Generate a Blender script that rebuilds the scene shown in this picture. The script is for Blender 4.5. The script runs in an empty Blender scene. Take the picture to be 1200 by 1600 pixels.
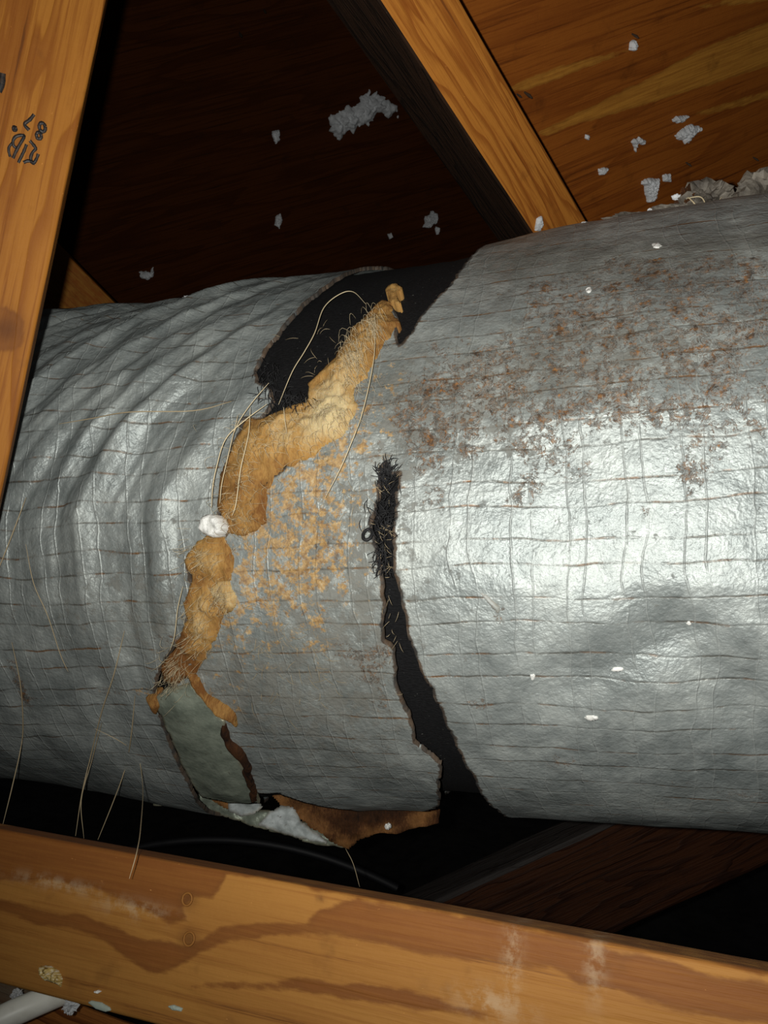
import bpy, math, random
import numpy as np
from mathutils import Vector
random.seed(7); rng = np.random.default_rng(7)
C = bpy.context.scene.collection
sc = bpy.context.scene

# ------------------------------------------------------------------ camera, light, exposure
F = 1250.0; CZ = 1.6
def at(x, y, d):                                   # a pixel of the 1200x1600 frame at depth d -> world point
    return np.array([(x-600)/F*d, d, CZ+(800-y)/F*d])
def tv(v): return Vector([float(k) for k in v])
cam = bpy.data.objects.new('camera', bpy.data.cameras.new('camera')); C.objects.link(cam)
cam.location = (0, 0, CZ); cam.rotation_euler = (math.pi/2, 0, 0)
cam.data.sensor_fit = 'VERTICAL'; cam.data.sensor_height = 36; cam.data.lens = F/1600*36
cam.data.clip_start = .01
sc.camera = cam
w = bpy.data.worlds.new('attic_air'); sc.world = w; w.use_nodes = True
w.node_tree.nodes['Background'].inputs[0].default_value = (.9, .95, 1, 1)
w.node_tree.nodes['Background'].inputs[1].default_value = .012
L = bpy.data.lights.new('phone_torch', 'SPOT'); lo = bpy.data.objects.new('phone_torch', L); C.objects.link(lo)
L.energy = 15.2; L.color = (1, .985, .93); L.shadow_soft_size = .0035; L.spot_size = math.radians(136); L.spot_blend = 1.0
lo.location = (-.019, 0, CZ+.004)
lo.rotation_euler = tv(at(900, 420, 1) - np.array([0, 0, CZ])).to_track_quat('-Z', 'Y').to_euler()
sc.view_settings.view_transform = 'Standard'; sc.view_settings.look = 'None'
sc.view_settings.gamma = 1; sc.view_settings.use_curve_mapping = False
sc.view_settings.exposure = 0.0

# ------------------------------------------------------------------ small maths
def hash2(i, j, seed):
    h = (i.astype(np.int64)*374761393 + j.astype(np.int64)*668265263 + seed*974711) & 0xffffffff
    h = ((h ^ (h >> 13))*1274126177) & 0xffffffff
    return ((h ^ (h >> 16)) & 0xffff)/65535.0
def vnoise(x, y, seed=0):
    i = np.floor(x); j = np.floor(y); u = x-i; v = y-j
    u = u*u*(3-2*u); v = v*v*(3-2*v)
    a = hash2(i, j, seed); b = hash2(i+1, j, seed); c = hash2(i, j+1, seed); d = hash2(i+1, j+1, seed)
    return (a*(1-u)+b*u)*(1-v)+(c*(1-u)+d*u)*v
def fbm(x, y, seed=0, o=4, g=.5):
    t = 0; a = 1; n = 0
    for k in range(o):
        t = t+a*(vnoise(x*2**k+k*17.3, y*2**k+k*9.1, seed+k)*2-1); n += a; a *= g
    return t/n
def sstep(a, b, x):
    t = np.clip((x-a)/(b-a), 0, 1); return t*t*(3-2*t)
def rough(poly, amp, seg=.003, closed=True, seed=0):
    """subdivide an outline and fray it with fractal jitter"""
    P = np.array(poly, float); out = []
    n = len(P); m = n if closed else n-1
    for i in range(m):
        a = P[i]; b = P[(i+1) % n]; k = max(1, int(np.linalg.norm(b-a)/seg))
        for t in range(k): out.append(a+(b-a)*t/k)
    if not closed: out.append(P[-1])
    Q = np.array(out)
    nx = fbm(Q[:, 0]*130+seed, Q[:, 1]*130, 11+seed, 4, .65); ny = fbm(Q[:, 0]*130, Q[:, 1]*130+seed, 31+seed, 4, .65)
    return Q+np.stack([nx, ny], 1)*amp
def sdist(S, A, poly):
    """signed distance (+ inside) and nearest outline point"""
    P = np.array(poly, float); Q = np.roll(P, -1, 0)
    s = S.ravel(); a = A.ravel(); best = np.full(s.shape, 1e9); bx = s.copy(); by = a.copy(); par = np.zeros(s.shape, bool)
    for (x0, y0), (x1, y1) in zip(P, Q):
        dx = x1-x0; dy = y1-y0; l2 = dx*dx+dy*dy+1e-18
        t = np.clip(((s-x0)*dx+(a-y0)*dy)/l2, 0, 1)
        px = x0+t*dx; py = y0+t*dy; d = (s-px)**2+(a-py)**2
        m = d < best; best[m] = d[m]; bx[m] = px[m]; by[m] = py[m]
        if y0 != y1:
            par ^= ((y0 > a) != (y1 > a)) & (s < x0+(a-y0)*dx/(y1-y0))
    d = np.sqrt(best)*np.where(par, 1, -1)
    return d.reshape(S.shape), bx.reshape(S.shape), by.reshape(S.shape)

# ------------------------------------------------------------------ object helpers
def mesh_obj(name, V, Fc, mat, parent=None, attrs=None, smooth=True):
    me = bpy.data.meshes.new(name)
    if isinstance(Fc, np.ndarray) and Fc.ndim == 2:
        k = Fc.shape[1]
        me.vertices.add(len(V)); me.vertices.foreach_set('co', np.asarray(V, np.float32).ravel())
        me.loops.add(Fc.size); me.loops.foreach_set('vertex_index', Fc.astype(np.int32).ravel())
        me.polygons.add(len(Fc)); me.polygons.foreach_set('loop_start', np.arange(0, Fc.size, k, dtype=np.int32))
        me.update(calc_edges=True); me.validate()
    else:
        me.from_pydata([tuple(map(float, v)) for v in V], [], Fc); me.update()
    for p, a in (attrs or {}).items():
        a = np.asarray(a, np.float32)
        if len(a) != len(me.vertices): continue
        if a.ndim == 1:
            me.attributes.new(p, 'FLOAT', 'POINT').data.foreach_set('value', a)
        elif a.shape[1] == 3:
            me.attributes.new(p, 'FLOAT_VECTOR', 'POINT').data.foreach_set('vector', a.ravel())
        else:
            me.attributes.new(p, 'FLOAT_COLOR', 'POINT').data.foreach_set('color', a.ravel())
    if smooth: me.polygons.foreach_set('use_smooth', np.ones(len(me.polygons), bool))
    me.materials.append(mat)
    o = bpy.data.objects.new(name, me); C.objects.link(o)
    if parent is not None:
        o.parent = parent; o.matrix_parent_inverse = parent.matrix_world.inverted() if False else o.matrix_parent_inverse
        o.location = -parent.location
    return o
def tag(o, label, cat=None, group=None, kind=None):
    if label: o['label'] = label
    if cat: o['category'] = cat
    if group: o['group'] = group
    if kind: o['kind'] = kind
    return o
def empty(name, loc, label, cat, group=None):
    o = bpy.data.objects.new(name, None); C.objects.link(o); o.location = tv(loc); o.empty_display_size = .05
    return tag(o, label, cat, group)

def sheet(name, s, a, mapper, mat, inside=None, holes=(), h=None, rim=.003, parent=None, attrf=None, step=.002):
    """grid sheet on a mapped surface cut to frayed outlines, with a turned-in rim that gives it thickness"""
    S, A = np.meshgrid(s, a, indexing='ij'); sd = np.full(S.shape, 1.0); bx = S.copy(); by = A.copy()
    if inside is not None: sd, bx, by = sdist(S, A, inside)
    for hp in holes:
        lo_, hi = np.min(hp, 0)-.02, np.max(hp, 0)+.02
        m = (S > lo_[0]) & (S < hi[0]) & (A > lo_[1]) & (A < hi[1])
        if not m.any(): continue
        d, x, y = sdist(S[m], A[m], hp); d = -d
        cur = sd[m]; rep = d < cur; idx = np.argwhere(m)[rep]
        sd[idx[:, 0], idx[:, 1]] = d[rep]; bx[idx[:, 0], idx[:, 1]] = x[rep]; by[idx[:, 0], idx[:, 1]] = y[rep]
    ds = np.gradient(s)[:, None]; da = np.gradient(a)[None, :]
    st = np.minimum(np.maximum(ds, da), .004)+0*S
    near = np.abs(sd) < .56*st
    S = np.where(near, bx, S); A = np.where(near, by, A)
    ok = (sd > -.56*st); strict = sd >= .56*st
    sdv = np.where(near, 0, sd)
    n0, n1 = S.shape
    c = ok[:-1, :-1] & ok[1:, :-1] & ok[1:, 1:] & ok[:-1, 1:]
    c &= strict[:-1, :-1] | strict[1:, :-1] | strict[1:, 1:] | strict[:-1, 1:]
    I = np.arange(n0*n1).reshape(n0, n1)
    q = np.stack([I[:-1, :-1][c], I[1:, :-1][c], I[1:, 1:][c], I[:-1, 1:][c]], 1)
    H = (h(S, A, sdv) if h else 0*S)
    used = np.unique(q); remap = -np.ones(n0*n1, int); remap[used] = np.arange(len(used)); q = remap[q]
    s_, a_, h_, d_ = (z.ravel()[used] for z in (S, A, H, sdv))
    e = np.concatenate([q[:, [0, 1]], q[:, [1, 2]], q[:, [2, 3]], q[:, [3, 0]]])
    key = np.sort(e, 1); _, inv, cnt = np.unique(key, axis=0, return_inverse=True, return_counts=True)
    be = e[cnt[inv.ravel()] == 1]
    bv = np.unique(be); rm = -np.ones(len(used), int); rm[bv] = len(used)+np.arange(len(bv))
    rq = np.stack([be[:, 1], be[:, 0], rm[be[:, 0]], rm[be[:, 1]]], 1)
    s2 = np.concatenate([s_, s_[bv]]); a2 = np.concatenate([a_, a_[bv]])
    h2 = np.concatenate([h_, h_[bv]-rim]); d2 = np.concatenate([d_, d_[bv]])
    V = mapper(s2, a2, h2); Q = np.concatenate([q, rq])
    at_ = {'sc': np.stack([s2, a2, h2*0], 1), 'edge': d2}
    if attrf is not None: at_.update(attrf(s2, a2, d2))
    return mesh_obj(name, V, Q, mat, parent, at_)

def tube(name, pts, r, mat, parent=None, sides=6, taper=True, sub=5):
    P = np.array(pts, float)
    if len(P) > 2 and sub > 1:                      # Catmull-Rom
        E = np.vstack([2*P[0]-P[1], P, 2*P[-1]-P[-2]]); out = []
        for i in range(1, len(E)-2):
            for t in np.arange(sub)/sub:
                p0, p1, p2, p3 = E[i-1:i+3]
                out.append(.5*((2*p1)+(-p0+p2)*t+(2*p0-5*p1+4*p2-p3)*t*t+(-p0+3*p1-3*p2+p3)*t**3))
        out.append(P[-1]); P = np.array(out)
    V, Q = tube_geo(P, r, sides, taper)
    return mesh_obj(name, V, Q, mat, parent)
def tube_geo(P, r, sides=4, taper=True):
    n = len(P); T = np.gradient(P, axis=0); T /= np.linalg.norm(T, axis=1)[:, None]+1e-12
    up = np.array([.3, .2, .93]); A1 = np.cross(T, up); A1 /= np.linalg.norm(A1, axis=1)[:, None]+1e-12; A2 = np.cross(T, A1)
    rr = np.full(n, r) if not taper else r*(1-.6*(np.abs(np.linspace(-1, 1, n))**4))
    ph = np.arange(sides)*2*math.pi/sides
    V = (P[:, None, :]+rr[:, None, None]*(np.cos(ph)[None, :, None]*A1[:, None, :]+np.sin(ph)[None, :, None]*A2[:, None, :])).reshape(-1, 3)
    i = np.arange(n-1)[:, None]; j = np.arange(sides)[None, :]; k = (j+1) % sides
    Q = np.stack([(i*sides+j), (i*sides+k), ((i+1)*sides+k), ((i+1)*sides+j)], -1).reshape(-1, 4)
    return V, Q

# ------------------------------------------------------------------ node helpers
class NT:
    def __init__(s, name):
        s.m = bpy.data.materials.new(name); s.m.use_nodes = True; s.t = s.m.node_tree
        s.p = s.t.nodes['Principled BSDF']; s.n = s.t.nodes; s.l = s.t.links
    def put(s, sock, v):
        if isinstance(v, bpy.types.NodeSocket): s.l.new(v, sock)
        elif v is not None:
            if sock.type == 'RGBA' and len(v) == 3: v = (*v, 1)
            sock.default_value = v
    def attr(s, name, out='Vector'):
        n = s.n.new('ShaderNodeAttribute'); n.attribute_name = name; return n.outputs[out]
    def math(s, op, a, b=None, c=None, clamp=False):
        n = s.n.new('ShaderNodeMath'); n.operation = op; n.use_clamp = clamp
        for i, v in enumerate((a, b, c)):
            if v is not None: s.put(n.inputs[i], v)
        return n.outputs[0]
    def vmul(s, v, k):
        n = s.n.new('ShaderNodeVectorMath'); n.operation = 'MULTIPLY'; s.put(n.inputs[0], v); s.put(n.inputs[1], k); return n.outputs[0]
    def vadd(s, v, k):
        n = s.n.new('ShaderNodeVectorMath'); n.operation = 'ADD'; s.put(n.inputs[0], v); s.put(n.inputs[1], k); return n.outputs[0]
    def noise(s, vec, scale, detail=3, rough=.5, dist=0, out='Fac'):
        n = s.n.new('ShaderNodeTexNoise'); s.put(n.inputs['Vector'], vec); n.inputs['Scale'].default_value = scale
        n.inputs['Detail'].default_value = detail; n.inputs['Roughness'].default_value = rough; n.inputs['Distortion'].default_value = dist
        return n.outputs[out]
    def vor(s, vec, scale, feature='F1'):
        n = s.n.new('ShaderNodeTexVoronoi'); n.feature = feature; s.put(n.inputs['Vector'], vec); n.inputs['Scale'].default_value = scale
        return n.outputs['Distance']
    def step(s, v, a, b, lo=0., hi=1.):
        n = s.n.new('ShaderNodeMapRange'); n.interpolation_type = 'SMOOTHSTEP'; s.put(n.inputs[0], v)
        s.put(n.inputs[1], a); s.put(n.inputs[2], b); s.put(n.inputs[3], lo); s.put(n.inputs[4], hi); return n.outputs[0]
    def mix(s, f, a, b):
        n = s.n.new('ShaderNodeMix'); n.data_type = 'RGBA'; s.put(n.inputs[0], f); s.put(n.inputs[6], a); s.put(n.inputs[7], b); return n.outputs[2]
    def ramp(s, f, stops):
        n = s.n.new('ShaderNodeValToRGB'); s.put(n.inputs[0], f); e = n.color_ramp.elements
        while len(e) < len(stops): e.new(.5)
        for x, (p, c) in zip(e, stops): x.position = p; x.color = (*c, 1)
        return n.outputs[0]
    def bump(s, h, dist, strength=1., normal=None):
        n = s.n.new('ShaderNodeBump'); s.put(n.inputs['Height'], h); n.inputs['Distance'].default_value = dist
        n.inputs['Strength'].default_value = strength
        if normal: s.put(n.inputs['Normal'], normal)
        return n.outputs[0]
    def sep(s, v):
        n = s.n.new('ShaderNodeSeparateXYZ'); s.put(n.inputs[0], v); return n.outputs
    def comb(s, x, y, z):
        n = s.n.new('ShaderNodeCombineXYZ')
        for i, v in enumerate((x, y, z)): s.put(n.inputs[i], v)
        return n.outputs[0]
    def done(s, col=None, rough=None, metal=None, normal=None, **k):
        if col is not None: s.put(s.p.inputs['Base Color'], col)
        if rough is not None: s.put(s.p.inputs['Roughness'], rough)
        if metal is not None: s.put(s.p.inputs['Metallic'], metal)
        if normal is not None: s.put(s.p.inputs['Normal'], normal)
        for q, v in k.items(): s.put(s.p.inputs[q.replace('_', ' ')], v)
        return s.m

def foil_material():
    """foil-scrim-kraft duct wrap: aged aluminium foil over a scrim grid, with rust-brown corrosion and dust"""
    t = NT('foil_facing'); P = t.attr('sc'); st = t.attr('stain', 'Color'); edge = t.attr('edge', 'Fac')
    R, G, B = t.sep(st)[:3]
    w1 = t.noise(P, 14, 2, .5, out='Color'); w2 = t.noise(P, 75, 2, .5, out='Color')
    Pw = t.vadd(t.vadd(P, t.vmul(t.vadd(w1, (-.5, -.5, -.5)), (.020, .012, 0))), t.vmul(t.vadd(w2, (-.5, -.5, -.5)), (.0026, .0022, 0)))
    x, y, _ = t.sep(Pw)
    def lines(c, per, f0, f1, wd):
        f = t.math('FRACT', t.math('MULTIPLY', t.math('ADD', c, 10.), 1/per))
        d = t.math('MINIMUM', t.math('ABSOLUTE', t.math('SUBTRACT', f, f0)), t.math('ABSOLUTE', t.math('SUBTRACT', f, f1)))
        d = t.math('MULTIPLY', d, per)
        return t.step(d, 0., wd, 1., 0.)
    lv = lines(x, .0325, .3, .62, .00085); lh = lines(y, .0345, .25, .68, .0011)
    br = t.step(t.noise(P, 28, 3, .6), .38, .52)
    br2 = t.step(t.noise(t.vadd(P, (3, 1, 0)), 30, 3, .6), .36, .5)
    lv = t.math('MULTIPLY', lv, t.math('ADD', .25, t.math('MULTIPLY', br, .75))); lh = t.math('MULTIPLY', lh, t.math('ADD', .35, t.math('MULTIPLY', br2, .65)))
    big = t.noise(P, 16, 5, .6); mid = t.noise(P, 70, 5, .65); fine = t.noise(P, 420, 3, .6)
    crk = t.vor(t.vadd(P, t.vmul(w2, (.004, .004, 0))), 260, 'DISTANCE_TO_EDGE')
    col = t.ramp(t.math('ADD', t.math('MULTIPLY', big, .6), t.math('MULTIPLY', mid, .4)),
                 [(.34, (.175, .20, .198)), (.5, (.30, .33, .322)), (.64, (.44, .475, .455))])
    # dark hairline cracks beside the scrim threads, brown where the kraft shows
    brk = t.math('MULTIPLY', lh, t.step(t.noise(t.vadd(P, (9, 4, 0)), 45, 5, .7), .50, .60))
    col = t.mix(t.math('MULTIPLY', lh, t.step(t.noise(P, 22, 4, .7), .42, .60, .18, .85)), col, (.085, .078, .062))
    hb = t.math('MULTIPLY', brk, t.math('ADD', .45, t.math('MULTIPLY', G, 1.6), clamp=True), clamp=True)
    col = t.mix(hb, col, (.20, .085, .02))
    col = t.mix(t.math('MULTIPLY', lv, .35), col, (.46, .49, .47))
    # dust
    dn = t.step(t.math('ADD', t.noise(P, 95, 7, .75), t.math('MULTIPLY', G, .15)), .62, .70)
    col = t.mix(t.math('MULTIPLY', G, .22, clamp=True), col, (.205, .195, .155))
    col = t.mix(t.math('MULTIPLY', dn, .55), col, (.085, .073, .054))
    # rust-brown corrosion, thready blotches
    n1 = t.noise(P, 115, 9, .76, .5); n2 = t.noise(P, 33, 4, .6)
    reg = t.math('ADD', t.math('ADD', t.math('MULTIPLY', n2, .55), t.math('MULTIPLY', t.noise(P, 90, 5, .65), .45)), t.math('MULTIPLY', R, .17))
    curl = t.step(t.math('ABSOLUTE', t.math('SUBTRACT', n1, .5)), .008, .022, 1., 0.)
    curl = t.math('MULTIPLY', curl, t.step(reg, .605, .655))
    core = t.math('MULTIPLY', t.step(n1, .53, .57), t.step(reg, .655, .70))
    rm = t.math('MAXIMUM', curl, core)
    rcol = t.ramp(t.noise(P, 260, 4, .7), [(.38, (.020, .011, .005)), (.52, (.105, .043, .009)), (.66, (.36, .15, .025))])
    rm = t.math('MULTIPLY', rm, t.step(R, .02, .25))
    col = t.mix(t.math('MULTIPLY', rm, .9), col, rcol)
    # fibreglass residue
    ym = t.step(t.math('ADD', t.noise(P, 120, 7, .75), t.math('MULTIPLY', B, .13)), .60, .69)
    ycol = t.ramp(t.noise(P, 200, 4, .7), [(.35, (.20, .10, .03)), (.55, (.45, .27, .09)), (.7, (.55, .43, .25))])
    col = t.mix(t.math('MULTIPLY', ym, t.step(B, .02, .3, 0., .85)), col, ycol)
    # torn edge browned
    en = t.math('SUBTRACT', edge, t.math('MULTIPLY', t.noise(P, 160, 5, .7), .0055))
    em = t.step(en, -.0016, -.0002, 1., 0.)
    col = t.mix(t.math('MULTIPLY', em, .92), col, t.ramp(mid, [(.4, (.014, .009, .006)), (.62, (.075, .038, .014))]))
    rust = t.math('MAXIMUM', t.math('MAXIMUM', rm, ym), t.math('MAXIMUM', dn, em))
    metal = t.math('MULTIPLY', t.math('SUBTRACT', 1., t.math('MULTIPLY', rust, .85)), .38)
    rough_ = t.math('ADD', t.math('ADD', .34, t.math('MULTIPLY', big, .34)), t.math('MULTIPLY', rust, .3))
    nb = t.bump(t.math('MULTIPLY', t.noise(P, 38, 4, .55, .4), 1.), .0045, .55)
    # every scrim cell of the foil is pressed to its own slight tilt
    fx = t.math('MULTIPLY', t.math('ADD', x, 10.-.3*.0325), 1/.0325); fy = t.math('MULTIPLY', t.math('ADD', y, 10.-.25*.0345), 1/.0345)
    wn = t.n.new('ShaderNodeTexWhiteNoise'); wn.noise_dimensions = '2D'
    t.put(wn.inputs['Vector'], t.comb(t.math('FLOOR', fx), t.math('FLOOR', fy), 0.)); wr, wg, wbb = t.sep(wn.outputs['Color'])[:3]
    tilt = t.math('ADD', t.math('MULTIPLY', t.math('SUBTRACT', wr, .5), t.math('FRACT', fx)), t.math('MULTIPLY', t.math('SUBTRACT', wg, .5), t.math('FRACT', fy)))
    nb = t.bump(tilt, .0036, .8, nb)
    nb = t.bump(t.math('ADD', t.math('MULTIPLY', mid, .9), t.math('MULTIPLY', crk, .35)), .0009, .5, nb)
    nb = t.bump(t.noise(P, 150, 3, .55), .0009, .55, nb)
    nb = t.bump(fine, .00055, 1., nb)
    nb = t.bump(t.math('SUBTRACT', lv, t.math('MULTIPLY', lh, .5)), .00048, .65, nb)
    nb = t.bump(t.math('ADD', rm, dn), .0004, .5, nb)
    return t.done(col, rough_, metal, nb)
FOIL = foil_material()

def wood_material(name, early, late, dark, fig=None, ring=34, streak=1., rough_=.62, gloss=.13, ridge=.0003):
    t = NT(name); P = t.attr('sc'); l, u, v = t.sep(P)
    wob = t.noise(t.vmul(P, (5, 12, 12)), 1, 3, .5)
    q = t.comb(t.math('MULTIPLY', l, 1.4), t.math('ADD', t.math('MULTIPLY', u, 11), t.math('MULTIPLY', wob, .25)), t.math('MULTIPLY', v, 11))
    body = t.noise(q, 1.6, 3, .5, .3)
    rings = t.math('FRACT', t.math('MULTIPLY', body, ring*.32))
    late_m = t.math('MULTIPLY', t.step(rings, .45, .92), t.step(rings, .92, 1., 1., 0.))
    fi = t.noise(t.vmul(P, (14, 420, 420)), 1, 4, .6); fi2 = t.noise(t.vmul(P, (60, 900, 900)), 1, 2, .6)
    col = t.mix(t.math('MULTIPLY', late_m, .75*streak), early, late)
    col = t.mix(t.step(fi, .50, .72, 0., .45*streak), col, late)
    ms = t.noise(t.vmul(P, (5, 210, 210)), 1, 6, .72, .4)
    col = t.mix(t.step(ms, .48, .60, 0., .7), col, late)
    col = t.mix(t.step(ms, .585, .66, 0., .7), col, dark)
    if fig is not None:
        f = t.attr('fig', 'Fac')
        fz = t.math('ADD', f, t.math('MULTIPLY', t.math('SUBTRACT', t.noise(t.vmul(P, (60, 160, 160)), 1, 4, .6), .5), .006))
        m = t.step(fz, -.0012, .0012)
        col = t.mix(m, col, t.mix(t.step(fi, .4, .62, 0., .4), fig, late))
        lip = t.math('MULTIPLY', m, t.step(fz, .0, .004, 1., 0.))
        col = t.mix(t.math('MULTIPLY', lip, .28), col, dark)
    gr = t.noise(P, 26, 4, .65)
    col = t.mix(t.step(gr, .56, .78, 0., .55), col, dark)
    sp = t.noise(t.vmul(P, (160, 420, 420)), 1, 3, .7)
    col = t.mix(t.step(sp, .70, .76, 0., .6), col, tuple(min(1, c*2.2+.04) for c in early))
    kk = t.attr('knot', 'Fac')
    col = t.mix(t.math('MULTIPLY', kk, .8), col, dark)
    pale = t.attr('pale', 'Fac')
    pm = t.math('MULTIPLY', pale, t.step(t.noise(t.vmul(P, (90, 90, 90)), 1, 6, .7), .42, .60))
    col = t.mix(t.math('MULTIPLY', pm, .38), col, (.52, .42, .28))
    hh = t.math('ADD', t.math('MULTIPLY', fi, 1.), t.math('MULTIPLY', fi2, .5))
    nb = t.bump(t.math('ADD', hh, t.math('MULTIPLY', late_m, .6)), ridge*2.5, .6)
    nb = t.bump(t.noise(P, 60, 4, .6), .0012, .35, nb)
    return t.done(col, rough_, 0., nb, Specular_IOR_Level=gloss)

# ------------------------------------------------------------------ boards
def frame_from(A, B, roll):
    D = (B-A)/np.linalg.norm(B-A); e = np.cross(D, [0, 0, 1.]); e /= np.linalg.norm(e); g = np.cross(D, e)
    W = e*math.cos(roll)+g*math.sin(roll); return D, W, np.cross(D, W)
def board(name, O, D, W, T, l0, l1, wd, th, mat, parent=None, step=.006, attrf=None, wav=.0006, ease=.0025, seed=0):
    """sawn board: eased arrises, slightly wavering faces; l along D, u over [0,wd] along W, v over [0,th] along T"""
    ls = np.linspace(l0, l1, max(2, int((l1-l0)/step)+1)); prof = []
    def run(a, b, n): return [(a[0]+(b[0]-a[0])*k/n, a[1]+(b[1]-a[1])*k/n) for k in range(n)]
    e = ease; nu = max(3, int(wd/step)); nv = max(3, int(th/step))
    def arc(cx, cy, a0): return [(cx+e*math.cos(a0+k*math.pi/6), cy+e*math.sin(a0+k*math.pi/6)) for k in range(3)]
    prof += run((e, 0), (wd-e, 0), nu)+arc(wd-e, e, -math.pi/2)+run((wd, e), (wd, th-e), nv)+arc(wd-e, th-e, 0)
    prof += run((wd-e, th), (e, th), nu)+arc(e, th-e, math.pi/2)+run((0, th-e), (0, e), nv)+arc(e, e, math.pi)
    pr = np.array(prof); n = len(pr); m = len(ls)
    Ls = np.repeat(ls, n); U = np.tile(pr[:, 0], m); V = np.tile(pr[:, 1], m)
    du = fbm(Ls*9+seed, U*20+V*37, 5+seed, 3)*wav; dv = fbm(Ls*9+seed, U*20-V*31, 15+seed, 3)*wav
    X = O[None]+Ls[:, None]*D+(U+du)[:, None]*W+(V+dv)[:, None]*T
    i = np.arange(m-1)[:, None]; j = np.arange(n)[None]; k = (j+1) % n
    Q = np.stack([i*n+j, i*n+k, (i+1)*n+k, (i+1)*n+j], -1).reshape(-1, 4)
    # end caps as fans of quads around a centre
    c0 = len(X); X = np.vstack([X, X[:n].mean(0), X[-n:].mean(0)])
    Ls = np.append(Ls, [l0, l1]); U = np.append(U, [wd/2]*2); V = np.append(V, [th/2]*2)
    F_ = [tuple(r) for r in Q]+[((jj+1) % n, jj, c0) for jj in range(n)]+[((m-1)*n+jj, (m-1)*n+(jj+1) % n, c0+1) for jj in range(n)]
    at_ = {'sc': np.stack([Ls, U, V], 1)}
    if attrf: at_.update(attrf(Ls, U, V))
    o = mesh_obj(name, X, F_, mat, parent, at_)
    return o
def on_plane(px, O, N):
    d = at(px[0], px[1], 1.)-np.array([0, 0, CZ]); c = np.array([0, 0, CZ])
    return c+d*(((O-c)@N)/(d@N))
def lu(px, O, D, W, N):
    q = on_plane(px, O, N)-O; return (q@D, q@W)
def figf(polys, O, D, W, N, seedr=0, wash=()):
    P = [rough([lu(p, O, D, W, N) for p in poly], .002, .006, seed=seedr+i) for i, poly in enumerate(polys)]
    def f(l, u, v):
        sd = np.full(l.shape, -.02)
        for p in P:
            lo_, hi = p.min(0)-.02, p.max(0)+.02
            m = (l > lo_[0]) & (l < hi[0]) & (u > lo_[1]) & (u < hi[1])
            if m.any():
                d, _, _ = sdist(l[m], u[m], p); sd[m] = np.maximum(sd[m], np.clip(d, -.02, .02))
        pale = np.zeros(l.shape)
        for (x, y, rx, ry) in wash:
            cl, cu = lu((x, y), O, D, W, N); pale = np.maximum(pale, np.exp(-((l-cl)/rx)**2-((u-cu)/ry)**2))
        return {'fig': sd, 'pale': pale}
    return f
def knotf(base, knots):
    def f(l, u, v):
        r = base(l, u, v) if base else {'fig': np.full(l.shape, -.02), 'pale': 0*l}
        k = 0*l
        for (cl, cu, rr) in knots: k = np.maximum(k, np.exp(-(((l-cl)/1.3)**2+(u-cu)**2)/rr**2))
        r['knot'] = k; return r
    return f

M_post = wood_material('post_pine', (.32, .125, .019), (.20, .062, .009), (.085, .028, .008), fig=(.25, .09, .016), ring=30)
M_beam = wood_material('beam_pine', (.33, .15, .034), (.25, .10, .022), (.12, .048, .014), fig=(.185, .066, .016), ring=12, streak=.4)
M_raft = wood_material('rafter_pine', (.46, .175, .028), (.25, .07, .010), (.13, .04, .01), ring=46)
M_rshade = wood_material('rafter_shaded_side', (.036, .018, .010), (.015, .009, .006), (.01, .007, .005), ring=60, streak=1.2, ridge=.0012, gloss=.1, rough_=.85)  # dark version of the rafter wood; the side's shade is in this colour
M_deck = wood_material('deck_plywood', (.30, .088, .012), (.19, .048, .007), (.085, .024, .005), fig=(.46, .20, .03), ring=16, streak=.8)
M_deck2 = wood_material('deck_plywood_shaded', (.060, .017, .0035), (.035, .009, .002), (.018, .007, .003), ring=18, gloss=.06, rough_=.9)  # darkened plywood: the left bay's dimness is painted into the colour
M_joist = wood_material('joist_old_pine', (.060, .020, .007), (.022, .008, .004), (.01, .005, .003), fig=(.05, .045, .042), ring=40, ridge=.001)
M_red = wood_material('blocking_pine', (.30, .11, .025), (.11, .03, .008), (.05, .018, .006), fig=(.16, .12, .08), ring=60, streak=1.2, ridge=.001)

# ------------------------------------------------------------------ roof: fitted rafter frame
D_r = np.array([.55595414, .73958649, -.37937687]); W_r = np.array([.65017418, -.10257198, .75282968])
A_r = at(592, 0, .5518647)                          # lower left arris of the rafter
N_r = np.cross(D_r, W_r); N_r /= np.linalg.norm(N_r)
if N_r @ (A_r-np.array([0, 0, CZ])) < 0: N_r = -N_r  # towards the deck
WR, HR = .05, .09
rafter_e = empty('rafter', A_r, 'bright orange pine rafter slanting down over the top of the duct at right of centre', 'rafter')
board('timber', A_r, D_r, W_r, N_r, -.45, .62, WR, HR, M_raft, rafter_e, step=.006, seed=3)
# the rough-sawn side of the same timber: a thin skin, darkened to carry its shade
board('rough_shaded_side', A_r+D_r*0-W_r*.0012, D_r, N_r, W_r, -.45, .62, HR-.001, .0022, M_rshade, rafter_e, step=.006, wav=.0004, ease=.0004, seed=5)

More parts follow.
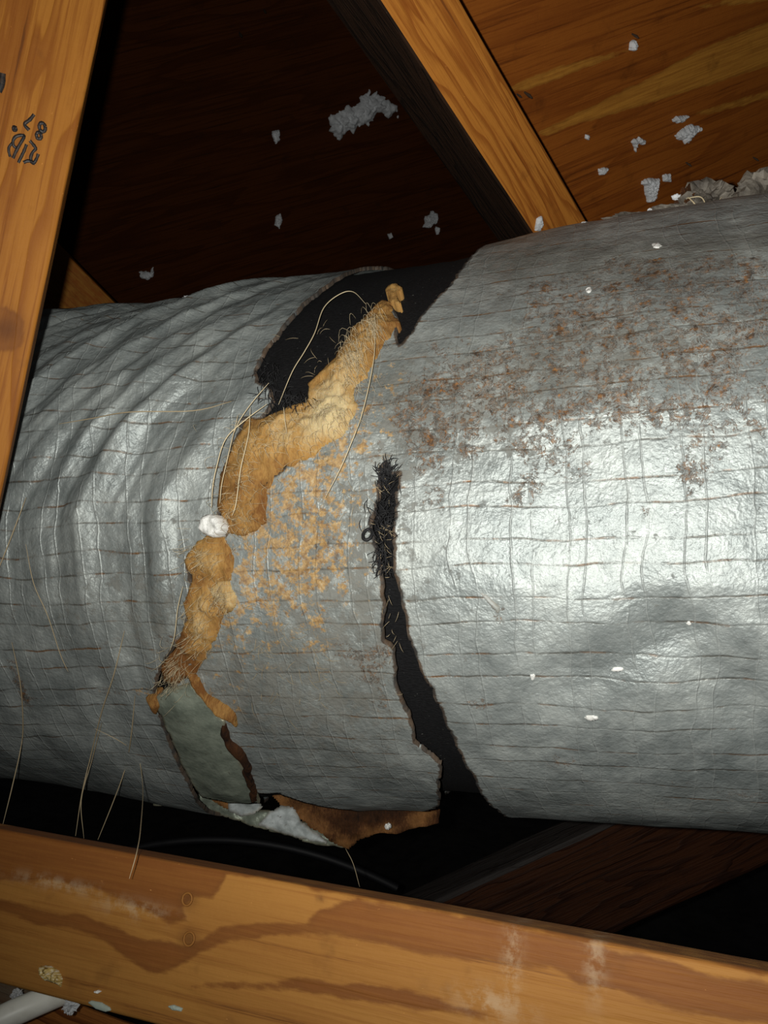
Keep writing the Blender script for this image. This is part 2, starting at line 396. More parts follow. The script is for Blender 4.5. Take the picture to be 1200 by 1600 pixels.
# right-hand bay of plywood on the rafter's back
P0 = A_r+N_r*HR
ga, gb = on_plane((850, 210), P0, N_r), on_plane((1200, 72), P0, N_r)
G = (gb-ga)/np.linalg.norm(gb-ga); GW = np.cross(N_r, G)
if GW[2] < 0: GW = -GW
bands = [[(838, 208), (900, 178), (1000, 130), (1100, 75), (1210, 30), (1210, 100), (1100, 135), (1000, 165), (900, 195), (850, 212)],
         [(1085, 12), (1130, 0), (1210, -30), (1210, 0), (1150, 8)], [(790, 140), (860, 108), (980, 78), (985, 82), (900, 112), (820, 142)],
         [(1060, 185), (1140, 160), (1210, 138), (1210, 150), (1120, 176)]]
def slab(name, O, D, W, N, l0, l1, w0, w1, th, mat, step, af, label, keep=None):
    l = np.arange(l0, l1+1e-6, step); u = np.arange(w0, w1+1e-6, step); Lg, Ug = np.meshgrid(l, u, indexing='ij')
    n0, n1 = Lg.shape; lf = Lg.ravel(); uf = Ug.ravel(); hz = fbm(lf*6, uf*6, 3, 3)*.001
    V = O+lf[:, None]*D+uf[:, None]*W+hz[:, None]*N; Vb = O+lf[:, None]*D+uf[:, None]*W+th*N
    I = np.arange(n0*n1).reshape(n0, n1)
    Q = np.stack([I[:-1, :-1], I[1:, :-1], I[1:, 1:], I[:-1, 1:]], -1).reshape(-1, 4)
    e = np.concatenate([I[0, :], I[1:, -1], I[-1, -2::-1], I[-2:0:-1, 0]]); e2 = np.roll(e, -1); k = n0*n1
    R_ = np.stack([e, e2, e2+k, e+k], -1)
    at_ = {'sc': np.stack([np.tile(lf, 2), np.tile(uf, 2), np.zeros(2*k)], 1)}
    for a_, b_ in (af(lf, uf, 0*lf) if af else {}).items(): at_[a_] = np.tile(b_, 2)
    o = mesh_obj(name, np.vstack([V, Vb]), np.vstack([Q, Q[:, ::-1]+k, R_]), mat, None, at_)
    tag(o, label, kind='structure'); return o
# the deck is laid in the rafter's own frame; plywood grain follows G through the 'sc' attribute
def grained(O, N, polys, wash=()):
    f = figf(polys, O, G, GW, N, wash=wash)
    return f
def deck(name, O, D, W, N, l0, l1, w0, w1, mat, polys, label, knots=()):
    l = np.arange(l0, l1+1e-6, .007); u = np.arange(w0, w1+1e-6, .007)
    o = slab(name, O, D, W, N, l0, l1, w0, w1, .012, mat, .007, None, label)
    me = o.data; n = len(me.vertices); co = np.empty(n*3, np.float32); me.vertices.foreach_get('co', co); co = co.reshape(-1, 3)
    gl = (co-O)@G; gu = (co-O)@GW
    me.attributes['sc'].data.foreach_set('vector', np.stack([gl, gu, 0*gl], 1).astype(np.float32).ravel())
    r = figf(polys, O, G, GW, N)(gl, gu, 0*gl)
    for k_, v_ in r.items(): me.attributes.new(k_, 'FLOAT', 'POINT').data.foreach_set('value', v_.astype(np.float32))
    return o
deck('ceiling', P0, D_r, W_r, N_r, -.5, .9, WR*.5, 1.3, M_deck, bands, 'orange-brown plywood roof deck to the right of the rafter')
# left-hand bay: deck set farther back to dim it, shade put into its colour
N_l = np.array([-.30, .80, .52]); N_l /= np.linalg.norm(N_l)
O_l = at(400, 250, 1.55)
D_l = D_r-N_l*(D_r@N_l); D_l /= np.linalg.norm(D_l); W_l = np.cross(N_l, D_l)
deck('ceiling.001', O_l, D_l, W_l, N_l, -1.3, 1.5, -1.3, 1.3, M_deck2, [], 'plywood roof deck to the left of the rafter, with shade in its colour')
# the next rafter, a corner of it lit above the duct's left end
a1, b1 = at(60, 352, 1.18), at(225, 520, 1.30)
D2, W2, T2 = frame_from(a1, b1, 0)
v = np.array([0, 1., 0]); T2 = v-D2*(v@D2); T2 /= np.linalg.norm(T2); W2 = np.cross(T2, D2)
if W2[2] > 0: W2 = -W2
r2 = empty('rafter', a1, 'far rafter whose lit corner shows between the left post and the duct', 'rafter')
board('timber', a1, D2, W2, T2, -.5, .7, .14, .04, M_deck, r2, step=.02, seed=9)

# ------------------------------------------------------------------ left post
pa, pb = at(165, 0, .470), at(0, 783, .482)
Dp = (pb-pa)/np.linalg.norm(pb-pa)
mid = (pa+pb)/2-np.array([0, 0, CZ]); mid /= np.linalg.norm(mid)
# face turned to the camera so that the side face is edge-on
vw = (at(90, 400, 1.)-np.array([0, 0, CZ])); Np = vw-Dp*(vw@Dp); Np /= np.linalg.norm(Np)
Np = Np+.03*np.array([1, 0, 0]); Np -= Dp*(Np@Dp); Np /= np.linalg.norm(Np)
Wp = np.cross(Dp, Np)
if Wp[0] > 0: Wp = -Wp
post = empty('truss_post', pa, 'leaning orange pine truss post with a black ink stamp, at the left edge', 'post')
pf = [[(12, 480), (40, 500), (36, 540), (0, 550), (-40, 530), (-20, 485)],]
base = figf(pf, pa, Dp, Wp, Np)
kn = [(*lu((12, 515), pa, Dp, Wp, Np), .008), (*lu((105, 122), pa, Dp, Wp, Np), .0012), (*lu((25, 505), pa, Dp, Wp, Np), .002)]
board('timber', pa, Dp, Wp, Np, -.12, .49, .095, .038, M_post, post, step=.004, attrf=knotf(base, kn), ease=.002)
ti = NT('stamp_ink'); INK = ti.done(ti.mix(ti.step(ti.noise(ti.attr('sc'), 500, 4, .7), .45, .62, 0., .5), (.012, .010, .010), (.06, .035, .02)), .55)
def stroke(pts, wpx, closed=False):
    P = [((x/9.41), 130+y/9.41) for x, y in pts]
    if closed: P = P+[P[0]]
    Q = np.array([on_plane(p, pa, Np) for p in P])
    E_ = np.vstack([2*Q[0]-Q[1], Q, 2*Q[-1]-Q[-2]]); out = []
    for i in range(1, len(E_)-2):
        for t in (0, .34, .67):
            p0, p1, p2, p3 = E_[i-1:i+3]; out.append(.5*((2*p1)+(-p0+p2)*t+(2*p0-5*p1+4*p2-p3)*t*t+(-p0+3*p1-3*p2+p3)*t**3))
    out.append(Q[-1]); Q = np.array(out)
    T = np.gradient(Q, axis=0); T /= np.linalg.norm(T, axis=1)[:, None]; S_ = np.cross(T, Np)
    hw = wpx/2*.472/F*(1+.25*fbm(np.arange(len(Q))*.7, np.arange(len(Q))*.3+wpx, 4, 2))
    n = len(Q); up = -Np*.0009
    V = np.vstack([Q+S_*hw[:, None]+up, Q-S_*hw[:, None]+up, Q+S_*hw[:, None]*1.05+up*.1, Q-S_*hw[:, None]*1.05+up*.1])
    f = []
    for i in range(n-1):
        f += [(i, i+1, n+i+1, n+i), (2*n+i, 2*n+i+1, i+1, i), (n+i, n+i+1, 3*n+i+1, 3*n+i)]
    o = mesh_obj('stamped_mark', V, f, INK, post, {'sc': V})
    return o
def ring(cx, cy, rx, ry, tilt=.35, n=10):
    return [(cx+rx*math.cos(k*2*math.pi/n)*math.cos(tilt)-ry*math.sin(k*2*math.pi/n)*math.sin(tilt),
             cy+rx*math.cos(k*2*math.pi/n)*math.sin(tilt)+ry*math.sin(k*2*math.pi/n)*math.cos(tilt)) for k in range(n)]
stroke([(500, 465), (440, 540), (372, 590), (365, 625), (430, 695)], 4.6)
stroke(ring(622, 652, 44, 66, -.2), 5.0, True); stroke(ring(572, 775, 36, 50, -.2), 4.6, True)
stroke(ring(216, 672, 20, 28, -.3), 4.2, True)
stroke([(190, 1110), (250, 975), (352, 800), (335, 768), (240, 785), (192, 850), (205, 930), (255, 960)], 4.2)
stroke([(185, 880), (135, 940), (130, 1010), (152, 1090)], 3.6)
stroke([(390, 905), (358, 990), (310, 1090), (268, 1175)], 4.2)
stroke([(440, 850), (500, 920), (525, 970), (480, 1020), (450, 1110), (485, 1185), (535, 1120), (562, 1045)], 4.4)
stroke([(345, 1170), (410, 1145), (470, 1160), (520, 1195)], 4.4)
stroke([(40, -140), (25, 0), (-25, 130)], 8.5)

# ------------------------------------------------------------------ bottom beam
ba, bb = at(0, 1295, .440), at(1200, 1517, .31)
Db = (bb-ba)/np.linalg.norm(bb-ba)
Nb = np.array([0, 1., 0]); Nb -= Db*(Nb@Db); Nb /= np.linalg.norm(Nb)
Wb = np.cross(Db, Nb)
if Wb[2] > 0: Wb = -Wb
ang = math.radians(22)                              # rolled so only a thin strip of the top edge shows
Nb, Wb = Nb*math.cos(ang)+Wb*math.sin(ang), Wb*math.cos(ang)-Nb*math.sin(ang)
beam = empty('truss_chord', ba, 'wide golden pine truss chord crossing the bottom of the view in front of the duct', 'beam')
bfp = [[(-40, 1280), (140, 1312), (260, 1335), (350, 1352), (352, 1375), (330, 1400), (300, 1403), (285, 1420), (292, 1438), (262, 1441), (240, 1430), (200, 1412), (160, 1392), (100, 1378), (50, 1375), (-40, 1380)],
       [(-40, 1405), (0, 1418), (60, 1444), (120, 1452), (160, 1470), (210, 1505), (240, 1519), (262, 1519), (290, 1500), (320, 1482), (380, 1465), (440, 1458), (520, 1462), (600, 1474), (700, 1500), (760, 1500), (860, 1512), (900, 1532), (1000, 1560), (1100, 1590), (1240, 1600), (1240, 1545), (1120, 1525), (1050, 1500), (900, 1470), (700, 1425), (600, 1410), (560, 1402), (500, 1420), (480, 1440), (400, 1442), (340, 1452), (310, 1470), (285, 1478), (265, 1468), (200, 1462), (150, 1438), (100, 1425), (50, 1420), (0, 1402)],
       [(300, 1540), (500, 1530), (640, 1548), (800, 1590), (640, 1580), (480, 1548)],
       [(-40, 1276), (200, 1325), (400, 1362), (600, 1401), (800, 1439), (1240, 1522), (1240, 1526), (800, 1445), (600, 1408), (400, 1370), (200, 1334), (-40, 1288)]]
bw = [(90, 1380, .03, .003), (210, 1420, .02, .004), (800, 1510, .004, .02), (930, 1500, .004, .014), (770, 1570, .015, .006)]
fb = figf(bfp, ba, Db, Wb, Nb, 40, wash=bw)
kb = [(*lu((293, 1405), ba, Db, Wb, Nb), .0036), (*lu((295, 1467), ba, Db, Wb, Nb), .0042), (*lu((500, 1403), ba, Db, Wb, Nb), .0015)]
board('timber', ba, Db, Wb, Nb, -.16, .55, .070, .036, M_beam, beam, step=.002, attrf=knotf(fb, kb), ease=.0025, seed=21)

# blocking below the beam at the left corner and the old joist behind
ja = at(-60, 1500, .56)
Dj = at(330, 1640, .50)-ja; Dj /= np.linalg.norm(Dj); Nj = np.array([.1, .8, -.6]); Nj -= Dj*(Nj@Dj); Nj /= np.linalg.norm(Nj); Wj = np.cross(Dj, Nj)
if Wj[2] > 0: Wj = -Wj
blk = empty('blocking_board', ja, 'rough reddish board with a grey patch, under the beam at the bottom left corner', 'board')
board('timber', ja, Dj, Wj, Nj, -.2, .5, .14, .03, M_red, blk, step=.005, attrf=figf([[(-80, 1480), (60, 1530), (70, 1552), (20, 1575), (-80, 1610)]], ja, Dj, Wj, Nj), seed=31, wav=.002)
q0, q1 = at(700, 1398, .97), at(1100, 1218, .99)
Dq = (q1-q0)/np.linalg.norm(q1-q0); Tq = np.array([0, 1., 0]); Tq -= Dq*(Tq@Dq); Tq /= np.linalg.norm(Tq); Wq = np.cross(Dq, Tq)
if Wq[2] > 0: Wq = -Wq
jo = empty('old_joist', q0, 'dark red-brown old joist rising to the right behind and below the duct', 'joist')
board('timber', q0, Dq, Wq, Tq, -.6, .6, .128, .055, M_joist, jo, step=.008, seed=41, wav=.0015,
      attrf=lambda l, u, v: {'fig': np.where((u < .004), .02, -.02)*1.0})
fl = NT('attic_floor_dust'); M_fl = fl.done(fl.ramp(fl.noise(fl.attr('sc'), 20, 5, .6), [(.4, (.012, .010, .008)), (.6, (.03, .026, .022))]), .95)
def quad_grid(name, O, U_, V_, nu, nv, mat, amp, label):
    g = np.array([[O+U_*i/nu+V_*j/nv for j in range(nv+1)] for i in range(nu+1)]).reshape(-1, 3)
    g[:, 2] += fbm(g[:, 0]*5, g[:, 1]*5, 8, 4)*amp
    I = np.arange((nu+1)*(nv+1)).reshape(nu+1, nv+1)
    o = mesh_obj(name, g, np.stack([I[:-1, :-1], I[1:, :-1], I[1:, 1:], I[:-1, 1:]], -1).reshape(-1, 4), mat, None, {'sc': g})
    tag(o, label, kind='structure')
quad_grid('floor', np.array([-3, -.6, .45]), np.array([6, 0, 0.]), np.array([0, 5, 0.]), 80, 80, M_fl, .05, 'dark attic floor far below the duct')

# ------------------------------------------------------------------ the duct frame
R = .23; PD = np.array([0, .7266611, CZ-.01995173]); DD = np.array([1, -.32000397, .04436545]); DD /= np.linalg.norm(DD)
cc = np.array([0, 0, CZ])-PD; cc -= DD*(cc@DD); LC = np.linalg.norm(cc); cc /= LC
uu = np.cross(cc, DD); uu = uu if uu[2] > 0 else -uu
def px2sa(x, y, r=R):
    o = np.array([0, 0, CZ])-PD; d = at(x, y, 1.)-np.array([0, 0, CZ])
    oc, ou, dc, du = o@cc, o@uu, d@cc, d@uu
    a = dc*dc+du*du; b = oc*dc+ou*du; c = oc*oc+ou*ou-r*r; dsc = b*b-a*c
    t = (-b-math.sqrt(max(dsc, 0)))/a; q = o+d*t
    return np.array([q@DD, math.atan2(q@uu, q@cc)*R])
def sa(l, r=R): return [px2sa(x, y, r) for x, y in l]
def cyl(s, a, h):
    th = a/R; r = R+h
    return PD+s[:, None]*DD+(r*np.cos(th))[:, None]*cc+(r*np.sin(th))[:, None]*uu

TEAR_L = [(560, 421), (520, 440), (480, 470), (440, 512), (410, 550), (398, 582), (404, 596), (424, 606), (428, 622), (404, 655), (380, 652), (366, 690), (350, 735), (341, 800), (318, 850), (292, 885), (300, 920), (286, 1000), (252, 1040), (242, 1082), (262, 1150), (300, 1205), (330, 1235), (345, 1256)]
TEAR_R = [(800, 366), (760, 390), (735, 410), (700, 450), (660, 490), (626, 538), (619, 520), (622, 490), (610, 470), (596, 500), (560, 575), (530, 640), (470, 710), (378, 790), (335, 860), (315, 960), (285, 1045), (256, 1090), (280, 1150), (325, 1212), (440, 1226), (550, 1252)]
GAP = [(600, 735), (594, 770), (590, 800), (581, 830), (590, 850), (600, 900), (602, 1000), (615, 1012), (622, 1080), (640, 1110), (648, 1155), (690, 1190), (686, 1235), (684, 1256), (800, 1277), (745, 1220), (712, 1160), (690, 1110), (665, 1050), (640, 1000), (628, 940), (615, 880), (618, 820), (622, 738), (612, 744), (606, 728)]
tl = sa(TEAR_L); trr = sa(TEAR_R); gp = sa(GAP)
top = math.pi*R
left_poly = [np.array([-1.2, -top-.01]), np.array([-1.2, top+.01]), np.array([tl[0][0]+.05, top+.01]), np.array([tl[0][0]+.03, 1.9*R]), np.array([tl[0][0]+.015, tl[0][1]+.04])]+tl+[tl[-1]+[.01, -.05], np.array([tl[-1][0]+.03, -top-.01])]
right_poly = [np.array([1.2, -top-.01]), np.array([1.2, top+.01]), np.array([trr[0][0]+.12, top+.01]), np.array([trr[0][0]+.06, 1.9*R]), np.array([trr[0][0]+.02, trr[0][1]+.03])]+trr+[trr[-1]+[.0, -.03], np.array([trr[-1][0]+.05, -top-.01])]
gp2 = list(gp); i0 = GAP.index((684, 1256))
gp2 = gp[:i0+1]+[gp[i0]+[-.03, -.06], gp[i0]+[.02, -.35], gp[i0+1]+[.06, -.35], gp[i0+1]+[.01, -.05]]+gp[i0+1:]
left_poly = rough(left_poly, .0022, .004, seed=1); right_poly = rough(right_poly, .0026, .004, seed=2); gap_poly = rough(gp2, .0032, .003, seed=3)

sT = lambda x, y: px2sa(x, y)
c_hi = sT(1000, 640)[1]; c_lo = sT(1000, 915)[1]; cm = (c_hi+c_lo)/2; chf = (c_hi-c_lo)/2
s_gap = sT(640, 950)[0]; s_tear = sT(400, 750)[0]
s265 = px2sa(265, 490)[0]
def disp(s, a):
    """shared lumpy shape of the wrap (metres, outward)"""
    h = fbm(s*7+3, a*7, 41, 3)*.004+fbm(s*26, a*26, 42, 3)*.0011
    # long slack folds at the left end, slanting over the top
    ml = sstep(s_tear+.03, s_tear-.10, s)
    ph = (s-.95*np.maximum(a-.02, 0)**1.15)+fbm(s*6, a*6, 43, 2)*.020
    f = 1-np.abs(fbm(ph*19, a*1.6+4, 44, 2))*2.6
    h = h+ml*(f-.35)*.0085*sstep(-.16, .06, a)+ml*fbm(ph*62, a*5, 48, 3)*.0042*sstep(-.2, .0, a)
    f2 = np.sin((s-.08*a)*2*math.pi/.034+fbm(s*8, a*8, 46, 2)*2.6)
    h = h+ml*f2*.0009*sstep(-.25, -.05, a)
    # sagging belly at the bottom left
    h = h+.020*np.exp(-((s-px2sa(290, 1215)[0])/.10)**2)*np.exp(-((a+1.25*R)/.09)**2)*(s < 5)
    # right part: a flat pressed facet with a crease below it, fuller shoulders
    mr = sstep(s_gap-.02, s_gap+.10, s)
    th = np.clip((a-cm)/R, -.6, .6); half = chf/R
    flat = np.where(np.abs(th) < half, R*math.cos(half)/np.cos(th)-R, 0)
    h = h+mr*flat*.9
    h = h+mr*.010*sstep(.9*R, 1.25*R, a)
    dz = px2sa(1130, 1060)
    h = h-mr*.006*np.exp(-(((s-dz[0])*.8+(a-dz[1])*.6)/.022)**2-(((s-dz[0])*-.6+(a-dz[1])*.8)/.07)**2)
    dz = px2sa(960, 1030)
    h = h-mr*.005*np.exp(-(((s-dz[0])*.9+(a-dz[1])*.43)/.055)**2-(((s-dz[0])*-.43+(a-dz[1])*.9)/.018)**2)
    # jacket stands proud where it ends beside the slit
    return h

stains = dict(R=[], G=[], B=[])
def blob(ch, x, y, rx, ry, amp, k=.0005):
    c = px2sa(x, y); stains[ch].append((c[0], c[1], rx*k, ry*k, amp))
for a_ in [(760, 590, 80, 45, .75), (730, 665, 80, 50, .75), (690, 690, 60, 40, .5), (850, 540, 110, 60, .6), (930, 520, 90, 60, .9), (950, 470, 90, 60, .75), (1010, 500, 80, 70, .6),
           (980, 650, 60, 30, 1.), (1110, 590, 50, 60, 1.), (1060, 560, 80, 60, .7), (1160, 540, 70, 70, .8), (1180, 480, 60, 100, .7), (1000, 420, 120, 40, .5), (860, 650, 60, 40, .6), (1080, 735, 40, 22, .9),
           (840, 735, 30, 25, .6), (815, 775, 18, 12, .9), (680, 768, 14, 16, 1.), (1010, 805, 22, 12, .8), (640, 660, 40, 60, .6), (660, 600, 60, 50, .4), (890, 725, 22, 22, .8), (895, 815, 25, 12, .6), (755, 1095, 16, 12, 1.),
           (880, 1190, 45, 14, .9), (1060, 1222, 25, 10, 1.), (1170, 1242, 40, 10, 1.), (710, 1150, 20, 16, .9), (780, 960, 10, 16, 1.), (1090, 1260, 50, 20, .5), (1100, 430, 100, 50, .6), (900, 440, 100, 40, .4), (735, 600, 30, 30, .6),
           (490, 980, 20, 30, .6), (500, 830, 30, 60, .5), (590, 1080, 26, 90, .8), (560, 1020, 30, 30, .5), (30, 1070, 10, 70, 1.), (60, 1090, 30, 8, .9), (280, 1000, 40, 8, .9), (200, 935, 60, 8, .5), (560, 640, 40, 40, .5), (180, 1085, 40, 8, .8)]:
    blob('R', *a_)
for a_ in [(520, 860, 110, 160, .7), (480, 1080, 150, 90, .6), (1100, 400, 160, 60, .5), (720, 640, 90, 80, .5), (950, 560, 160, 60, .4), (1000, 400, 260, 60, .9), (850, 400, 90, 40, .9), (1100, 520, 200, 90, .5), (900, 520, 150, 90, .45), (780, 620, 150, 90, .5), (460, 1080, 160, 80, .75), (560, 1180, 120, 60, .55), (400, 1100, 60, 60, .5),
           (560, 850, 90, 160, .35), (500, 960, 90, 80, .4), (280, 1180, 60, 40, .5), (200, 480, 200, 30, .45), (1000, 1250, 220, 30, .45), (100, 940, 160, 120, .5), (300, 700, 60, 200, .35), (250, 980, 80, 100, .7), (480, 1200, 140, 40, .5), (620, 600, 40, 100, .6), (320, 560, 120, 60, .2)]:
    blob('G', *a_)
for a_ in [(440, 850, 70, 70, 1.), (470, 770, 60, 60, .8), (400, 920, 50, 50, .8), (520, 700, 50, 50, .7), (430, 1010, 60, 40, .35), (600, 600, 30, 60, .5), (360, 1000, 30, 60, .6), (495, 985, 20, 40, .7), (530, 850, 60, 70, .4), (470, 900, 60, 40, .6), (215, 1082, 25, 8, .9), (330, 1090, 40, 40, .6), (570, 680, 40, 50, .4)]:
    blob('B', *a_)
def stainf(s, a, d):
    out = []
    for ch in 'RGB':
        v = 0*s
        for (x, y, rx, ry, am) in stains[ch]: v = v+am*np.exp(-((s-x)/rx)**2-((a-y)/ry)**2)
        out.append(np.clip(v, 0, 1.2))
    return {'stain': np.stack(out+[0*s+1], 1)}

def grid(lo_, hi, f0, f1, fine, coarse=.03):
    return np.unique(np.concatenate([np.arange(lo_, f0, coarse), np.arange(f0, f1, fine), np.arange(f1, hi, coarse), [hi]]))
duct = empty('insulated_duct', PD-np.array([0, 0, R]), 'big round attic duct in torn silver foil insulation wrap, spanning the view', 'duct')
ag = grid(-top, top, -1.75*R, 1.75*R, .002)
def edge_lift(d): return .0008*np.exp(-np.maximum(d, 0)/.006)
sheet('left_jacket', grid(-1.0, .16, -.52, .16, .002), ag, cyl, FOIL, inside=left_poly, h=lambda s, a, d: disp(s, a)+edge_lift(d), rim=.003, parent=duct, attrf=stainf)
sheet('right_jacket', grid(-.32, .75, -.32, .36, .002), ag, cyl, FOIL, inside=right_poly, holes=[gap_poly], h=lambda s, a, d: disp(s, a)+.0008+edge_lift(d)*.8, rim=.003, parent=duct, attrf=stainf)

# black liner underneath
tb = NT('black_liner_mat'); Pb = tb.attr('sc')
fz = tb.noise(tb.vmul(Pb, (300, 900, 1)), 1, 5, .7); sp = tb.noise(Pb, 520, 2, .5)
cb = tb.mix(tb.step(sp, .70, .76), tb.ramp(fz, [(.4, (.002, .002, .0025)), (.65, (.009, .009, .010))]), (.10, .10, .09))
LINER = tb.done(cb, .75, 0., tb.bump(fz, .0014, .8), Specular_IOR_Level=.25)
def hl(s, a, d):
    return disp(s, a)-.0045-.010*sstep(.35*R, -.1*R, a)+fbm(s*90, a*40, 61, 3)*.0009
so = sheet('black_liner', grid(-.98, .73, -.30, .30, .003), grid(-top, top, -1.6*R, 1.75*R, .003), cyl, LINER, inside=[(-.97, -top-.01), (.72, -top-.01), (.72, top+.01), (-.97, top+.01)], h=hl, rim=.02, parent=duct)

# fibreglass
def wool(name_, c0, c1, c2):
    t = NT(name_); P = t.attr('sc'); tn = t.attr('tone', 'Fac')
    a = t.noise(t.vmul(P, (500, 160, 1)), 1, 5, .7, 1.5); b = t.noise(P, 45, 4, .6)
    f = t.math('ADD', t.math('ADD', t.math('MULTIPLY', a, .45), t.math('MULTIPLY', b, .55)), tn)
    col = t.ramp(f, [(.30, c0), (.52, c1), (.78, c2)])
    nb = t.bump(b, .003, .5); nb = t.bump(a, .0013, .7, nb)
    m = t.done(col, .85, 0., nb, Specular_IOR_Level=.2, Subsurface_Weight=.35)
    t.p.inputs['Subsurface Radius'].default_value = (.006, .004, .002); t.p.inputs['Subsurface Scale'].default_value = 1.
    return m
WOOL = wool('fibreglass_wool', (.17, .070, .018), (.40, .225, .068), (.58, .46, .25))
WOOLD = wool('scorched_wool', (.010, .005, .003), (.060, .022, .007), (.24, .11, .035))
def woolpatch(name, pts, hh, ww, mat=WOOL, off=0., tones=(), seed=0, amp=.0060, fray=.0048, st=.0012, lab=None, parent=None):
    poly = rough(sa(pts), fray, .003, seed=seed); lo_ = poly.min(0)-.004; hi = poly.max(0)+.004
    tt = [(*px2sa(x, y), r*.0005, v_) for x, y, r, v_ in tones]
    def hf(s, a, d):
        return disp(s, a)+.0015+off+hh*(1-np.exp(-np.maximum(d, 0)/ww))+fbm(s*70+seed, a*70, 71+seed, 4, .6)*amp*sstep(0, .006, d)
    def tf(s, a, d):
        v = 0*s
        for x, y, r, am in tt: v = v+am*np.exp(-((s-x)**2+(a-y)**2)/r**2)
        return {'tone': v+.10*sstep(.0, .012, d)-.08}
    o = sheet(name, np.arange(lo_[0], hi[0], st), np.arange(lo_[1], hi[1], st), cyl, mat, inside=poly, h=hf, rim=.010, parent=parent or duct, attrf=tf)
    if lab: o['label'] = lab
    return o
woolpatch('fibreglass_batt', [(606, 470), (622, 500), (600, 540), (572, 585), (556, 600), (554, 640), (548, 672), (520, 690), (492, 712), (440, 735), (418, 770), (415, 815), (392, 835), (352, 832), (338, 800), (343, 745), (362, 690), (384, 655), (405, 652), (440, 642), (478, 628), (482, 596), (515, 560), (548, 515), (575, 488), (595, 470)],
          .007, .012, tones=[(525, 640, 50, .22), (545, 660, 30, .15), (385, 780, 70, -.10), (590, 520, 60, -.06), (560, 560, 40, .05), (440, 690, 60, .06)], seed=3)
woolpatch('fibreglass_batt', [(322, 838), (350, 840), (368, 870), (362, 905), (340, 915), (320, 905), (298, 900), (286, 878), (300, 850)], 0.007, .012, tones=[(322, 870, 60, .03)], seed=5, fray=.0025)
woolpatch('fibreglass_batt', [(330, 908), (360, 905), (372, 926), (366, 950), (350, 962), (338, 950), (322, 925)], .006, .007, tones=[(350, 930, 40, .22)], seed=6)
woolpatch('fibreglass_batt', [(298, 893), (335, 895), (350, 925), (347, 965), (335, 1000), (315, 1035), (298, 1062), (278, 1068), (256, 1062), (250, 1045), (262, 1020), (280, 1002), (292, 960)], .006, .010, tones=[(320, 985, 40, .05), (262, 1040, 35, -.25), (285, 1060, 30, -.18), (290, 1000, 30, -.1)], seed=7)
woolpatch('fibreglass_batt', [(604, 450), (618, 448), (632, 458), (624, 466), (628, 478), (614, 474), (602, 462)], .003, .003, off=.001, tones=[(618, 455, 30, .1)], seed=8)
woolpatch('fibreglass_strip', [(288, 1038), (310, 1060), (325, 1085), (350, 1098), (366, 1112), (374, 1135), (356, 1118), (335, 1105), (315, 1085), (300, 1068)], .004, .003, off=.002, tones=[(320, 1085, 80, -.06)], seed=9, fray=.002, st=.001)
woolpatch('fibreglass_strip', [(228, 1086), (246, 1082), (256, 1100), (246, 1112), (236, 1102)], .004, .003, off=.002, tones=[(240, 1095, 30, -.05)], seed=10, fray=.002, st=.001)
woolpatch('fibreglass_strip', [(352, 1122), (362, 1150), (380, 1166), (395, 1190), (408, 1226), (400, 1226), (382, 1185), (362, 1165), (348, 1140)], .003, .002, mat=WOOLD, off=.002, seed=11, fray=.0025, st=.001)

# mint-grey torn facing below the hole
def tinted(name_, c0, c1):
    t = NT(name_); P = t.attr('sc'); n = t.noise(P, 60, 6, .65); e = t.attr('edge', 'Fac')
    col = t.ramp(n, [(.35, c0), (.65, c1)])
    em = t.step(t.math('SUBTRACT', e, t.math('MULTIPLY', t.noise(P, 160, 5, .7), .006)), -.003, 0., 1., 0.)
    col = t.mix(t.math('MULTIPLY', em, .35), col, (.20, .12, .04))
    col = t.mix(t.step(t.noise(P, 190, 6, .75), .60, .68, 0., .6), col, (.07, .05, .03))
    nb = t.bump(t.noise(P, 45, 4, .6), .004, .5); nb = t.bump(t.noise(P, 300, 3, .6), .0004, .6, nb)
    return t.done(col, .5, .35, nb)
MINT = tinted('dulled_facing', (.15, .175, .14), (.29, .325, .26)); PALE = tinted('pale_facing', (.28, .31, .30), (.50, .54, .54)); AGED = tinted('aged_facing', (.045, .036, .027), (.21, .185, .15))
for m_ in (PALE, AGED): m_.node_tree.nodes['Principled BSDF'].inputs['Metallic'].default_value = .05; m_.node_tree.nodes['Principled BSDF'].inputs['Roughness'].default_value = .7

fp = rough(sa([(240, 1092), (256, 1075), (300, 1066), (330, 1098), (352, 1122), (356, 1150), (378, 1180), (396, 1205), (412, 1229), (365, 1226), (322, 1218), (300, 1196), (272, 1150), (255, 1115)]), .0018, .003, seed=12)
o = sheet('torn_flap', np.arange(fp[:, 0].min()-.003, fp[:, 0].max()+.003, .0016), np.arange(fp[:, 1].min()-.003, fp[:, 1].max()+.003, .0016), cyl, MINT, inside=fp,
          h=lambda s, a, d: disp(s, a)+.0035+.003*sstep(0, .02, d)+fbm(s*40, a*40, 77, 3)*.001, rim=.003, parent=duct)
o['label'] = 'smooth greenish-grey torn flap of the wrap'

